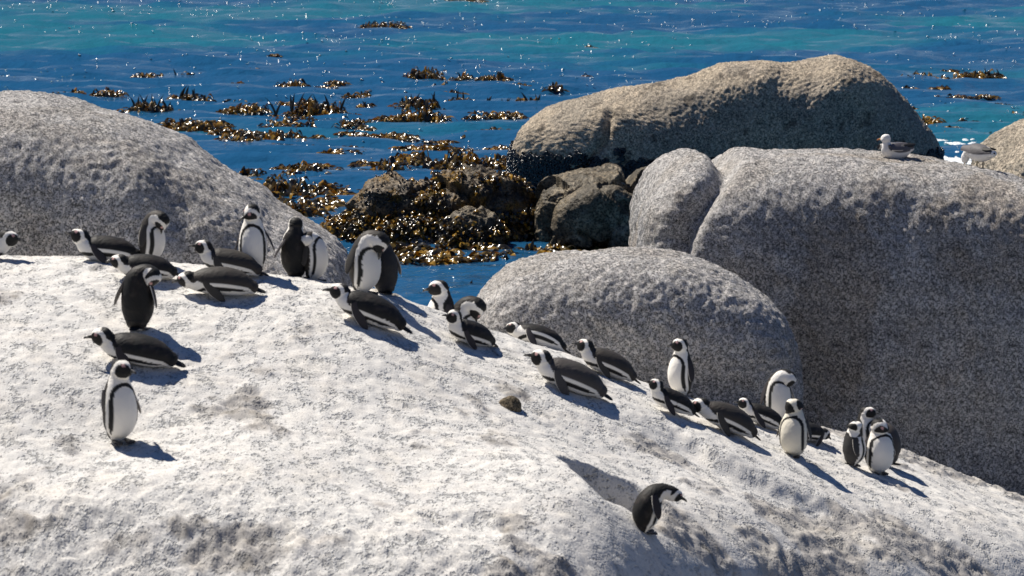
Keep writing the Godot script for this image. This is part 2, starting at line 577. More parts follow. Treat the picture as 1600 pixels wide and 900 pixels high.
func skin(s: Soup, sp: Array, belly: Vector3, bill: Vector3, paint: Callable, ruffle: float, nk := 84, ns := 72) -> Dictionary:
	# lofts the spine; returns head centre, head axes and frames along it
	var n := sp.size()
	var C: Array[Vector3] = []
	for q in sp: C.append(Vector3(q[0], q[1], q[2]))
	var ctr: Array[Vector3] = []
	var rad: Array[Vector2] = []
	var ks := PackedFloat32Array()
	for i in nk:
		var u := i / (nk - 1.0)
		u = u + 0.045 * sin(TAU * u) * -1.0   # rings crowd at both ends
		var k := u * (n - 1)
		var a := clampi(int(k), 0, n - 2)
		var t := k - a
		ctr.append(catmull(C[maxi(a - 1, 0)], C[a], C[a + 1], C[mini(a + 2, n - 1)], t))
		var R := func(e: int) -> Vector2:
			var g: Array = sp[clampi(e, 0, n - 1)]
			return Vector2(g[3], g[4])
		var r: Vector2 = catmull(R.call(a - 1), R.call(a), R.call(a + 1), R.call(a + 2), t)
		if k > n - 2.0:
			r = R.call(n - 2) * sqrt(maxf(0.0, 1.0 - pow(k - (n - 2.0), 2.0)))
		elif k < 1.0:
			r = R.call(1) * sqrt(maxf(0.0, 1.0 - pow(1.0 - k, 2.0)))
		rad.append(r)
		ks.append(k)
	var V := belly
	var p := PackedVector3Array()
	var col := PackedColorArray()
	p.resize(nk * ns)
	col.resize(nk * ns)
	var hi := 0
	for i in nk:
		if absf(ks[i] - (n - 2.0)) < absf(ks[hi] - (n - 2.0)): hi = i
	var frames := []
	for i in nk:
		var T: Vector3 = (ctr[mini(i + 1, nk - 1)] - ctr[maxi(i - 1, 0)]).normalized()
		V = (V - T * V.dot(T)).normalized()
		frames.append([ctr[i], T, V, T.cross(V)])
	var hc: Vector3 = ctr[hi]
	var hT: Vector3 = frames[hi][1]
	var hV: Vector3 = frames[hi][2]
	var f := bill.normalized()
	var up := hT * f.dot(hV) - hV * f.dot(hT) + hT * 0.05
	up = (up - f * up.dot(f)).normalized()
	var side := up.cross(f)
	for i in nk:
		var fr: Array = frames[i]
		var k := ks[i]
		for j in ns:
			var a := TAU * j / ns          # 0 is the back, PI the belly
			var dirv: Vector3 = fr[2] * -cos(a) * rad[i].y + fr[3] * sin(a) * rad[i].x
			var pos: Vector3 = fr[0] + dirv
			if k > n - 3.2:
				var g: Vector3 = pos - hc
				var w := sm(n - 3.2, n - 2.3, k)
				pos += f * 0.34 * w * maxf(0.0, g.dot(f)) * sm(0.1, 1.0, g.normalized().dot(f))
			var rough: float = NZ.fine.get_noise_3dv(pos * 6.0 + Vector3(k, 0, ruffle * 9.0))
			pos += dirv.normalized() * rough * 0.0035
			p[i * ns + j] = pos
			var th := rad_to_deg(absf(wrapf(a, -PI, PI)))   # 0 back .. 180 belly
			if k > 5.5:
				var fp: Vector3 = f - fr[1] * f.dot(fr[1])
				if fp.length() > 0.3:
					var ref: Vector3 = fr[2].slerp(fp.normalized(), sm(5.5, 7.2, k)) if fr[2].dot(fp) > -0.95 * fp.length() else fp.normalized()
					th = 180.0 - rad_to_deg(dirv.angle_to(ref))
			col[i * ns + j] = paint.call(pos, k, th, pos - hc, f, up, side)
	s.grid(p, col, nk, ns, true)
	return {"head": hc, "f": f, "up": up, "side": side, "frames": frames, "ks": ks, "rad": rad}

func penguin_paint(pos: Vector3, k: float, th: float, g: Vector3, f: Vector3, up: Vector3, side: Vector3, back: Color, white: Color) -> Color:
	var jig: float = 3.0 * NZ.mid.get_noise_3dv(pos * 14.0)
	var mott: float = NZ.mid.get_noise_3dv(pos * 3.0 + Vector3(white.b * 50.0, back.r * 90.0, 0))
	back = back.lerp(Color(0.065, 0.058, 0.052), 0.55 * sm(0.0, 0.5, mott))
	var c := back
	var dors := 98.0
	if k > 5.2: dors = lerpf(98.0, 58.0, sm(5.2, 6.6, k))
	if k < 1.6: dors = lerpf(98.0, 128.0, sm(1.6, 0.4, k))
	if k < 7.25:
		if th + jig > dors:
			c = white
			# the black horseshoe over the breast and down the flanks
			var e := 0.0
			var top := 5.75
			var len := 1.9
			if k > top - len:
				e = sqrt(pow((180.0 - th) / 57.0, 2.0) + pow((k - (top - len)) / len, 2.0)) - 1.0
			else:
				e = (180.0 - th) / 57.0 - 1.0
			e += jig * 0.006
			var half := 0.155 * sm(0.9, 2.2, k)
			if absf(e) < half and th > dors - 4.0: c = BLACK
		elif th > dors - 30.0 and k < 5.0:
			c = back
	else:
		var d := g.normalized()
		var m := 999.0
		for sg in [-1.0, 1.0]:
			var q: Vector3 = (f * 0.76 + side * sg * 0.64 - up * 0.12).normalized()
			m = minf(m, rad_to_deg(acos(clampf(d.dot(q), -1, 1))))
		m += jig * 0.6
		var crown := d.dot(up) * 0.9 - d.dot(f) * 0.55
		if m < 42.0: c = BLACK
		elif m < 70.0: c = white
		elif crown > 0.36: c = BLACK
		else: c = BLACK if d.dot(up * 0.6 - f * 0.8) > 0.42 else white
		# bare pink skin above the eye
		var br: Vector3 = (f * 0.80 + up * 0.42)
		for sg in [-1.0, 1.0]:
			if rad_to_deg(acos(clampf(d.dot((br + side * sg * 0.48).normalized()), -1, 1))) < 9.0: c = Color(0.60, 0.36, 0.34)
	return c

func blade(s: Soup, root: Vector3, dirv: Vector3, flat: Vector3, length: float, wide: float, thick: float, outer: Color, inner: Color, bend: Vector3, nk := 14, ns := 12) -> void:
	# a flipper, wing or tail: a flattened tapering blade; flat is the way its outer face looks
	var p := PackedVector3Array()
	var col := PackedColorArray()
	var T := dirv.normalized()
	flat = (flat - T * flat.dot(T)).normalized()
	var W := T.cross(flat)
	for i in nk:
		var t := i / (nk - 1.0)
		var w := wide * (0.62 + 1.25 * t - 1.15 * t * t) * (sqrt(maxf(0.0, 1.0 - pow(t, 5.0))) if t < 1.0 else 0.0)
		var c := root + T * length * t + bend * t * t
		for j in ns:
			var a := TAU * j / ns
			p.append(c + W * cos(a) * w + flat * sin(a) * maxf(thick * (1.0 - 0.6 * t), 0.002) * (1.0 if t < 1.0 else 0.0))
			var e := cos(a)
			col.append(WHITE if (e > 0.90 and inner.r > 0.1) else (outer if sin(a) > -0.15 else inner))
	s.grid(p, col, nk, ns, true)

func horn(root: Vector3, f: Vector3, up: Vector3, length: float, high: float, hook: float, base: Color, tip: Color) -> ArrayMesh:
	var s := Soup.new()
	var p := PackedVector3Array()
	var col := PackedColorArray()
	var side := up.cross(f)
	for i in 9:
		var t := i / 8.0
		var r := high * (1.0 - 0.55 * t) * (1.0 if t < 0.99 else 0.05)
		var c := root + f * length * t - up * hook * t * t * t
		for j in 10:
			var a := TAU * j / 10
			p.append(c + up * cos(a) * r + side * sin(a) * r * 0.62)
			col.append(tip if t > 0.62 and t < 0.80 else base)
	s.grid(p, col, 9, 10, true)
	return s.mesh()

func foot(s: float) -> ArrayMesh:
	var g := Soup.new()
	for q in [-0.45, 0.0, 0.45]:
		var p := PackedVector3Array()
		var col := PackedColorArray()
		for i in 8:
			var t := i / 7.0
			var c := Vector3(s * 0.045 + q * 0.045 * t, 0.012 - 0.006 * t, -0.01 + 0.085 * t)
			var w := (0.015 + 0.004 * t) * (1.0 if i < 7 else 0.1)
			for j in 8:
				var a := TAU * j / 8
				p.append(c + Vector3(cos(a) * w, sin(a) * 0.010, 0))
				col.append(Color(0.05, 0.045, 0.045))
		g.grid(p, col, 8, 8, true)
	return g.mesh()

func penguin(px: float, py: float, size: float, kind: String, yaw: float, label: String, opt := {}) -> void:
	# size: pixels an upright (or stretched-out lying) bird of this size would span in the photograph
	var lying := kind.begins_with("lie")
	var base := on_rock(px, py)
	if opt.has("d"):
		base = at(px, py, opt.d)
		base.y = h_rock(base.x, base.z)
	var nominal := 0.685 if lying else 0.54
	var k: float = size * -base.z / F / nominal
	var root := Node3D.new()
	root.name = numbered("penguin")
	add_child(root)
	tag(root, label, "penguin", "penguins resting on the pale rock")
	var sp := spine_of(kind)
	for e in opt.get("bones", {}):
		var v: Vector3 = opt.bones[e]
		sp[e][0] = v.x; sp[e][1] = v.y; sp[e][2] = v.z
	var own := RandomNumberGenerator.new()
	own.seed = int(px * 7.0 + py * 13.0)
	var sway := own.randf_range(-0.014, 0.014)
	var nod := own.randf_range(-0.010, 0.012)
	var shift := own.randf_range(-7.0, 7.0)
	for e in [6, 7, 8, 9]:
		sp[e][0] += sway * (e - 5) * 0.5
		sp[e][1] += nod * (e - 5) * 0.35
	var fat: float = opt.get("fat", 1.0) * own.randf_range(0.96, 1.06)
	for q in sp:
		q[3] *= fat; q[4] *= fat
	var back: Color = opt.get("back", BLACK)
	var white: Color = opt.get("white", WHITE)
	var bill: Vector3 = opt.get("bill", {"stand": Vector3(0, 0, 1), "preen": Vector3(0, -1, -0.1), "bow": Vector3(0, -0.45, 1), "lie_low": Vector3(0, -0.28, 1), "lie_high": Vector3(0, 0.12, 1)}.get(kind, Vector3(0, -0.05, 1)))
	if lying: bill.x += own.randf_range(-0.30, 0.30)
	var s := Soup.new()
	var belly := Vector3(0, -1, 0) if lying else Vector3(0, 0.15, 1)
	var paint := func(pos, kk, th, g, f, up, side): return penguin_paint(pos, kk, th + ((15.0 + shift) * sm(6.5, 5.5, kk) if lying else shift * 0.4 * sm(6.5, 5.5, kk)), g, f, up, side, back, white)
	var hd := skin(s, sp, belly, bill, paint, px)
	# flippers
	var fi := 0
	for i in hd.ks.size():
		if hd.ks[i] < 4.75: fi = i
	var fr: Array = hd.frames[fi]
	for sg in [-1.0, 1.0]:
		var key := "flipper_r" if sg > 0 else "flipper_l"
		var d: Vector3 = opt.get(key, Vector3(0.42, -0.80, -0.50) if lying else Vector3(0.44, -1.0, 0.02))
		d += Vector3(own.randf_range(-0.10, 0.10), own.randf_range(-0.1, 0.1), own.randf_range(-0.35, 0.25) if lying else own.randf_range(-0.08, 0.12))
		d.x *= sg
		var root_p: Vector3 = fr[0] + Vector3(sg * hd.rad[fi].x * 0.94, 0, 0) - fr[2] * hd.rad[fi].y * 0.22
		var flat := Vector3(sg, 0.35, 0.1) if not lying else Vector3(sg, 0.55, 0.1)
		var bend := Vector3(-sg * 0.035, 0, 0) if not lying else Vector3(-sg * 0.02, -0.015, -0.05)
		blade(s, root_p - d.normalized() * 0.02, d, flat, 0.19 if lying else 0.215, 0.040, 0.012, back.lerp(Color(0.06, 0.058, 0.06), 0.5), Color(0.30, 0.28, 0.27), bend)
	var rump: Array = hd.frames[2]
	var td := Vector3(0, -0.30, -1) if lying else Vector3(0, -0.08, -1)
	blade(s, rump[0] - td.normalized() * 0.03, td, Vector3(0, 1, -0.2), 0.110 if lying else 0.120, 0.040, 0.013, BLACK, Color(0.05, 0.045, 0.04), Vector3.ZERO, 8, 10)
	put(s.mesh(), "body", M.feather, root)
	put(horn(hd.head + hd.f * 0.068 - hd.up * 0.006, hd.f, hd.up, 0.072, 0.0165, 0.014, Color(0.035, 0.033, 0.033), opt.get("tip", Color(0.16, 0.15, 0.14))), "bill", M.horn, root)
	if not lying:
		for sg in [-1.0, 1.0]: put(foot(sg), "foot", M.horn, root)
	var b := Basis(Vector3.UP, deg_to_rad(yaw))
	if lying:
		var nn := rock_normal(base)
		nn = (nn + Vector3.UP * opt.get("level", 0.0)).normalized()
		var ax := Vector3.UP.cross(nn)
		if ax.length() > 1e-4: b = Basis(ax.normalized(), Vector3.UP.angle_to(nn)) * b
	if opt.has("roll"): b = Basis(Vector3(0, 0, 1), deg_to_rad(opt.roll)) * b
	root.transform = Transform3D(b.scaled(Vector3.ONE * k), base + Vector3(0, opt.get("lift", -0.004), 0))

func gull_paint(pos: Vector3, k: float, th: float, _g: Vector3, _f: Vector3, _up: Vector3, _side: Vector3) -> Color:
	var jig: float = 8.0 * NZ.mid.get_noise_3dv(pos * 9.0)
	if k > 0.3 and k < 5.0 and th + jig < 92.0: return Color(0.12, 0.115, 0.12)
	return Color(0.80, 0.79, 0.77)

func gull(base: Vector3, size: float, kind: String, yaw: float, label: String, bill: Vector3) -> void:
	var root := Node3D.new()
	root.name = numbered("gull")
	add_child(root)
	tag(root, label, "gull", "gulls on top of the huge boulder")
	var s := Soup.new()
	var hd := skin(s, spine_of(kind), Vector3(0, -1, 0), bill, gull_paint, 3.0, 60, 40)
	var mid: Array = hd.frames[30]
	for sg in [-1.0, 1.0]:
		blade(s, mid[0] + Vector3(sg * 0.060, 0.025, 0.05), Vector3(-sg * 0.10, 0.02, -1), Vector3(sg, 0.9, 0), 0.25, 0.040, 0.012, Color(0.11, 0.105, 0.11), Color(0.5, 0.5, 0.5), Vector3(-sg * 0.015, 0, 0))
		blade(s, mid[0] + Vector3(sg * 0.045, 0.030, -0.10), Vector3(-sg * 0.16, 0.03, -1), Vector3(sg, 1.2, 0), 0.15, 0.020, 0.008, Color(0.02, 0.02, 0.02), Color(0.04, 0.04, 0.04), Vector3.ZERO)
	blade(s, mid[0] + Vector3(0, 0.0, -0.10), Vector3(0, 0.05, -1), Vector3(0, 1, 0), 0.14, 0.036, 0.008, Color(0.75, 0.74, 0.73), Color(0.6, 0.6, 0.6), Vector3.ZERO)
	put(s.mesh(), "body", M.feather, root)
	put(horn(hd.head + hd.f * 0.028, hd.f, hd.up, 0.050, 0.008, 0.008, Color(0.55, 0.30, 0.06), Color(0.50, 0.12, 0.04)), "bill", M.horn, root)
	if kind == "gull_stand":
		for sg in [-1.0, 1.0]:
			var g := Soup.new()
			var p := PackedVector3Array()
			var col := PackedColorArray()
			for i in 8:
				var t := i / 7.0
				for j in 8:
					var a := TAU * j / 8
					var r := 0.006 + 0.016 * sm(0.85, 1.0, 1.0 - t)
					p.append(Vector3(sg * 0.030 + cos(a) * r, t * 0.15, 0.0 + sin(a) * r))
					col.append(Color(0.42, 0.36, 0.22))
			g.grid(p, col, 8, 8, true)
			put(g.mesh(), "leg", M.horn, root)
	root.transform = Transform3D(Basis(Vector3.UP, deg_to_rad(yaw)).scaled(Vector3.ONE * size), base)

func build_birds() -> void:
	var BR := Color(0.050, 0.044, 0.040)
	var GR := Color(0.075, 0.070, 0.066)
	penguin(-37, 406, 140, "lie", 95, "penguin lying by the boulder, facing a raised-bill one, only its head showing")
	penguin(167, 409, 128, "lie_high", -84, "penguin lying beside a boulder with its bill raised, in front of a preening one", {"bill": Vector3(0, 0.35, 1)})
	penguin(237, 411, 96, "preen", 68, "standing penguin bent over its white breast beside the large smooth boulder", {"back": BR})
	penguin(228, 434, 118, "lie", -80, "lying penguin half hidden behind a standing one seen from behind")
	penguin(216, 516, 122, "preen", 172, "penguin standing with its back turned, head bent over its shoulder", {"bones": {5: Vector3(-.012, .362, .004), 6: Vector3(-.040, .402, .012), 7: Vector3(-.075, .408, .012), 8: Vector3(-.098, .385, .004), 9: Vector3(-.118, .345, -.004)}, "bill": Vector3(0.35, -1, -0.5), "flipper_r": Vector3(0.55, -1, 0.0)})
	penguin(213, 567, 157, "lie", -90, "lying penguin facing left, just above the lone upright one with a long shadow", {"level": 0.1})
	penguin(188, 690, 133, "stand", 36, "lone upright penguin with white breast forward, tail out, casting a clear shadow", {"bill": Vector3(0.36, 0.02, 0.93), "flipper_l": Vector3(0.22, -1, 0.0), "flipper_r": Vector3(0.62, -1, 0.12)})
	penguin(357, 446, 128, "lie_high", -88, "lying penguin with raised head, directly behind another lying one", {"back": BR, "d": 17.55})
	penguin(345, 459, 142, "lie_low", -82, "brownish lying penguin with lowered head, in front of another lying one", {"back": BR})
	penguin(396, 428, 110, "stand", 4, "tall upright penguin with full white front, looking down to its side", {"bill": Vector3(-0.75, -0.35, 0.55), "flipper_r": Vector3(0.55, -1, -0.1)})
	penguin(461, 434, 98, "stand", 200, "upright dark penguin seen from behind with a flipper held out", {"bill": Vector3(-0.35, 0.1, 1), "flipper_r": Vector3(0.75, -1, 0.0)})
	penguin(493, 439, 92, "preen", 55, "preening penguin half hidden behind an upright dark-backed one", {"bones": {5: Vector3(-.01, .36, -.01), 6: Vector3(-.03, .395, -.02), 7: Vector3(-.06, .40, -.03), 8: Vector3(-.085, .375, -.03), 9: Vector3(-.10, .33, -.03)}, "bill": Vector3(-0.2, -1, -0.4), "back": BR})
	penguin(601, 463, 98, "preen", 205, "dark-backed penguin standing close behind a preening one, on the rock's crest", {"d": 17.9, "back": Color(0.035, 0.035, 0.037)})
	penguin(570, 459, 114, "preen", 44, "large preening penguin, head bowed to its white breast, above a lying one", {"bones": {6: Vector3(.006, .412, .045), 7: Vector3(.022, .424, .092), 8: Vector3(.036, .404, .132), 9: Vector3(.046, .368, .166)}, "back": BR})
	penguin(572, 503, 150, "lie", -92, "sleek lying penguin on the slope below two preening ones", {})
	penguin(690, 520, 112, "stand", -70, "penguin beyond the crest, dark head and neck in front of blue water", {"d": 19.0, "back": BLACK})
	penguin(722, 530, 112, "preen", 60, "penguin beyond the crest with only its white bowed head showing", {"d": 19.12})
	penguin(728, 535, 118, "lie_high", -62, "lying penguin beside the lowest boulder's edge, with two heads behind it", {"bill": Vector3(0, 0.05, 1)})
	penguin(838, 552, 112, "lie_low", -90, "lying penguin at the crest, pressed against the lowest boulder", {"d": 18.65})
	penguin(885, 608, 152, "lie", -88, "greyish lying penguin with raised shoulder below the lowest boulder", {"back": GR})
	penguin(944, 602, 122, "lie", -86, "lying penguin with a white head, just behind the greyish one", {"d": 18.0, "back": BR})
	penguin(1063, 652, 94, "stand", -48, "upright penguin with head high in front of the lowest boulder", {"d": 18.9, "bill": Vector3(-0.35, 0.12, 0.9)})
	penguin(1044, 640, 108, "lie_high", -78, "lying penguin at the feet of an upright one, head up", {})
	penguin(1130, 670, 132, "lie_low", -80, "lying penguin with lowered head and white flank stripe, ahead of a group", {"back": BR, "bill": Vector3(0, -0.5, 0.9)})
	penguin(1186, 682, 100, "lie", -84, "dark lying penguin between a white-striped one and two upright ones", {"d": 18.6})
	penguin(1214, 684, 98, "preen", 14, "round-breasted upright penguin with head bowed aside, behind another upright one", {"bones": {5: Vector3(.012, .362, .004), 6: Vector3(.042, .405, .022), 7: Vector3(.078, .405, .040), 8: Vector3(.105, .380, .050), 9: Vector3(.125, .340, .052)}, "bill": Vector3(-0.1, -1, 0.25), "flipper_l": Vector3(0.5, -1, 0.0), "d": 19.1, "fat": 1.1})
	penguin(1260, 694, 92, "lie_low", 130, "small penguin lying turned away behind an upright cream-breasted one", {"d": 18.7})
	penguin(1240, 712, 92, "stand", -24, "upright cream-breasted penguin with its head turned back", {"bill": Vector3(0.75, -0.1, -0.55), "white": Color(0.76, 0.71, 0.60), "back": BR, "fat": 1.14})
	penguin(1350, 716, 76, "stand", 62, "upright penguin at the back of a huddle, dark face turned right", {"d": 19.0, "bill": Vector3(0.1, 0.05, 1), "fat": 1.2})
	penguin(1388, 714, 78, "preen", -110, "penguin at the back of a huddle with hunched grey back", {"d": 18.9, "back": GR, "fat": 1.2})
	penguin(1333, 727, 72, "stand", 100, "dark-sided penguin in a huddle, bill pointing left over its back", {"bill": Vector3(-0.1, 0.0, -1), "fat": 1.25, "back": Color(0.045, 0.045, 0.046)})
	penguin(1373, 739, 90, "stand", 12, "upright penguin in front of a huddle, white breast forward, head tilted", {"bill": Vector3(0.55, -0.35, 0.75), "flipper_r": Vector3(0.55, -1, 0.05), "flipper_l": Vector3(0.35, -1, 0.05), "fat": 1.26})
	penguin(1010, 832, 106, "bow", 104, "dark penguin stooping forward beside a hollow in the rock", {"flipper_r": Vector3(0.4, -0.8, 0.55), "bill": Vector3(0, -0.42, 1)})

# ---------------------------------------------------------------- kelp and weed
func frond(s: Soup, p0: Vector3, az: float, length: float, rise: float, wide: float, c: Color, curl: float) -> void:
	var n := 7
	var fw := Vector3(cos(az), 0, sin(az))
	var sd := Vector3(-sin(az), 0, cos(az))
	var p := PackedVector3Array()
	var col := PackedColorArray()
	var ph := rng.randf() * TAU
	for i in n:
		var t := i / (n - 1.0)
		var mid := p0 + fw * length * t * (1.0 - 0.25 * curl * t) + Vector3(0, rise * sin(PI * minf(1.0, 0.12 + t * 0.95)) - 0.02, 0) + sd * 0.12 * length * sin(t * 4.0 + ph)
		var w := wide * (0.55 + 1.2 * t) * (1.0 - pow(t, 4.0) * 0.85)
		var roll := 0.9 * sin(t * 5.0 + ph * 1.7)
		var wd := sd * cos(roll) + Vector3.UP * sin(roll)
		p.append(mid - wd * w)
		p.append(mid + Vector3(0, 0.25 * w, 0))
		p.append(mid + wd * w)
		for k in 3: col.append(c)
	s.grid(p, col, n, 3)

func kelp_color() -> Color:
	var r := rng.randf()
	if r < 0.28: return Color(0.29, 0.165, 0.024) * rng.randf_range(0.7, 1.25)
	if r < 0.58: return Color(0.13, 0.085, 0.022) * rng.randf_range(0.6, 1.2)
	return Color(0.028, 0.024, 0.016)

func stipe(base: Vector3, tall: float, leanv: Vector3, thick: float) -> ArrayMesh:
	var s := Soup.new()
	var p := PackedVector3Array()
	var col := PackedColorArray()
	for i in 10:
		var t := i / 9.0
		var r := thick * (0.8 + 0.7 * sin(PI * t * 0.8)) * (1.0 - pow(t, 3.0)) + 0.003
		var c := base + Vector3(0, tall * t - 0.05, 0) + leanv * (t * t) * tall
		for j in 7:
			var a := TAU * j / 7
			p.append(c + Vector3(cos(a) * r, 0, sin(a) * r))
			col.append(Color(0.030, 0.026, 0.018))
	s.grid(p, col, 10, 7, true, true)
	return s.mesh()

func kelp(px: float, py: float, w: float, h: float, stalks := 0, stalk_px := 24.0) -> void:
	var base := at_water(px, py)
	var m := -base.z / F
	var wide := w * m
	var tall := maxf(h * m * 0.9, 0.06)
	var deep := minf(wide * 0.75, 2.2) + 0.2
	var root := Node3D.new()
	root.name = numbered("kelp_clump")
	add_child(root)
	root.position = base
	var place := "out on the open bay"
	if py > 425: place = "in the pool before the lowest boulder"
	elif py > 340: place = "in the water around the overgrown shore rock"
	elif px > 1360: place = "past the long brown boulder's steep end"
	elif px > 560 and py > 240: place = "beside the overgrown shore rock"
	elif py > 240: place = "along the back of the large smooth boulder"
	elif px > 690 and py > 100: place = "off the long brown boulder's mussels"
	elif py < 100: place = "far out beyond the rest of the kelp"
	var looks := "dark upright kelp stalks" if w < 15 else ("long" if w > 70 else ("small" if w < 27 else "medium")) + " kelp clump with upright dark stalks"
	if stalks == 0: looks = ("long" if w > 70 else ("small" if w < 27 else "medium")) + (" low" if h < 10 else "") + " golden brown kelp clump"
	tag(root, looks + " " + place, "kelp", "kelp in the bay")
	if w > 7:
		var s := Soup.new()
		var n := clampi(int(wide * deep * 60.0 + wide * 40.0) + 5, 7, 260)
		for k in n:
			var u := rng.randf_range(-0.5, 0.5)
			var v := rng.randf_range(-0.5, 0.5)
			var lump: float = 0.45 + 0.55 * absf(NZ.mid.get_noise_2d(u * wide * 0.5 + px, v + py)) * 2.0
			var edge := sqrt(maxf(0.06, 1.0 - 4.0 * u * u))
			frond(s, Vector3(u * wide * 0.92, 0.0, v * deep), rng.randf() * TAU, rng.randf_range(0.18, 0.55), tall * lump * edge * rng.randf_range(0.35, 1.15), rng.randf_range(0.022, 0.055), kelp_color(), rng.randf_range(0.0, 1.6))
		put(s.mesh(), "fronds", M.kelp, root)
	for k in stalks:
		var x := rng.randf_range(-0.45, 0.45) * wide
		put(stipe(Vector3(x, 0, rng.randf_range(-0.3, 0.3) * deep), stalk_px * m * rng.randf_range(0.6, 1.0), Vector3(rng.randf_range(-0.5, 0.5), 0, 0), rng.randf_range(0.022, 0.04)), "stipe", M.kelp, root)

func build_kelp() -> void:
	for q in [[725, 3, 70, 8], [603, 44, 85, 16], [910, 76, 34, 6], [995, 98, 18, 7], [150, 115, 12, 6], [225, 120, 26, 9], [248, 120, 9, 8], [296, 120, 14, 9], [323, 119, 18, 7], [115, 150, 28, 14], [88, 154, 24, 14], [168, 150, 45, 14], [372, 136, 26, 11], [398, 109, 9, 4], [430, 88, 14, 6], [510, 139, 60, 6], [453, 138, 48, 16], [320, 161, 12, 18], [385, 175, 72, 16], [398, 155, 70, 5], [560, 156, 60, 14], [660, 124, 60, 24], [690, 132, 40, 7], [770, 130, 60, 20], [805, 138, 40, 14], [585, 126, 22, 7], [700, 168, 28, 16], [868, 142, 22, 14], [605, 190, 56, 12], [655, 188, 90, 22], [760, 183, 60, 12], [795, 184, 46, 13], [300, 205, 80, 22], [335, 197, 50, 14], [455, 196, 90, 20], [375, 226, 80, 24], [440, 220, 80, 22], [492, 222, 40, 14], [605, 216, 100, 9], [545, 208, 25, 7], [770, 208, 50, 13], [732, 212, 34, 7], [520, 240, 50, 9], [545, 232, 24, 6], [480, 274, 100, 24], [450, 266, 40, 14], [512, 298, 50, 20], [390, 276, 16, 9], [562, 264, 24, 12], [610, 268, 60, 26], [660, 264, 70, 34], [718, 268, 80, 38], [772, 268, 60, 36], [445, 306, 90, 36], [425, 290, 50, 20], [460, 336, 90, 30], [500, 322, 40, 10], [520, 352, 60, 16], [590, 292, 30, 6], [640, 402, 60, 10], [690, 408, 56, 12], [700, 386, 50, 12], [762, 392, 56, 18], [795, 400, 30, 10], [640, 388, 30, 8], [870, 392, 60, 14], [930, 388, 60, 16], [715, 455, 30, 9], [752, 452, 12, 10], [665, 460, 20, 5], [1385, 130, 26, 14], [1480, 128, 40, 12], [1520, 121, 60, 14], [1500, 152, 30, 6], [1540, 152, 30, 5], [1450, 194, 42, 17], [1510, 184, 30, 9], [1590, 184, 34, 13], [1480, 203, 60, 7], [1532, 212, 24, 12], [1490, 167, 50, 4], [918, 121, 20, 6], [950, 123, 14, 6], [1475, 238, 16, 10], [1560, 165, 30, 4], [700, 112, 14, 4], [478, 104, 14, 3], [560, 205, 20, 5], [640, 232, 40, 5], [690, 222, 30, 4]]:
		kelp(q[0], q[1], q[2], q[3])
	for k in 34:
		var zone: Array = [[230, 560, 165, 235], [380, 560, 240, 330], [560, 800, 225, 275], [600, 820, 382, 412]][k % 4]
		kelp(rng.randf_range(zone[0], zone[1]), rng.randf_range(zone[2], zone[3]), rng.randf_range(28, 64), rng.randf_range(8, 20))
	for k in 46:   # stray fronds between the clumps
		var zone: Array = [[80, 700, 100, 240], [560, 800, 100, 260], [390, 560, 230, 330], [1400, 1590, 110, 215]][k % 4]
		kelp(rng.randf_range(zone[0], zone[1]), rng.randf_range(zone[2], zone[3]), rng.randf_range(8, 26), rng.randf_range(4, 9))
	for q in [[235, 178, 90, 24, 9, 36], [290, 158, 60, 14, 6, 28], [276, 120, 5, 4, 1, 18], [427, 182, 12, 4, 2, 34], [495, 180, 90, 30, 10, 40], [570, 168, 8, 6, 2, 16], [728, 126, 30, 18, 2, 18], [655, 170, 80, 26, 7, 34], [725, 162, 30, 18, 2, 26], [760, 162, 8, 4, 2, 18], [787, 166, 14, 4, 3, 22], [825, 166, 48, 18, 4, 26], [1432, 130, 70, 20, 3, 28], [1550, 122, 30, 16, 2, 20], [825, 392, 14, 12, 2, 26], [735, 450, 10, 8, 1, 26], [708, 444, 12, 8, 1, 14]]:
		kelp(q[0], q[1], q[2], q[3], q[4], q[5])

func weed_on(rock: MeshInstance3D, n: int, keep: Callable) -> void:
	# rockweed hanging on a shore rock
	var a := rock.mesh.surface_get_arrays(0)
	var v: PackedVector3Array = a[Mesh.ARRAY_VERTEX]
	var nn: PackedVector3Array = a[Mesh.ARRAY_NORMAL]
	var s := Soup.new()
	for k in n:
		var i := rng.randi_range(0, v.size() - 1)
		if v[i].y < -0.05 or nn[i].z < -0.3 or not keep.call(v[i]): continue
		frond(s, v[i] + nn[i] * 0.02, rng.randf_range(0.2, 2.9), rng.randf_range(0.10, 0.26), rng.randf_range(0.02, 0.08), rng.randf_range(0.014, 0.045), kelp_color(), 1.0)
	tag(put(s.mesh(), "seaweed", M.kelp, rock), "golden brown rockweed covering the low rock", "", "", "stuff")

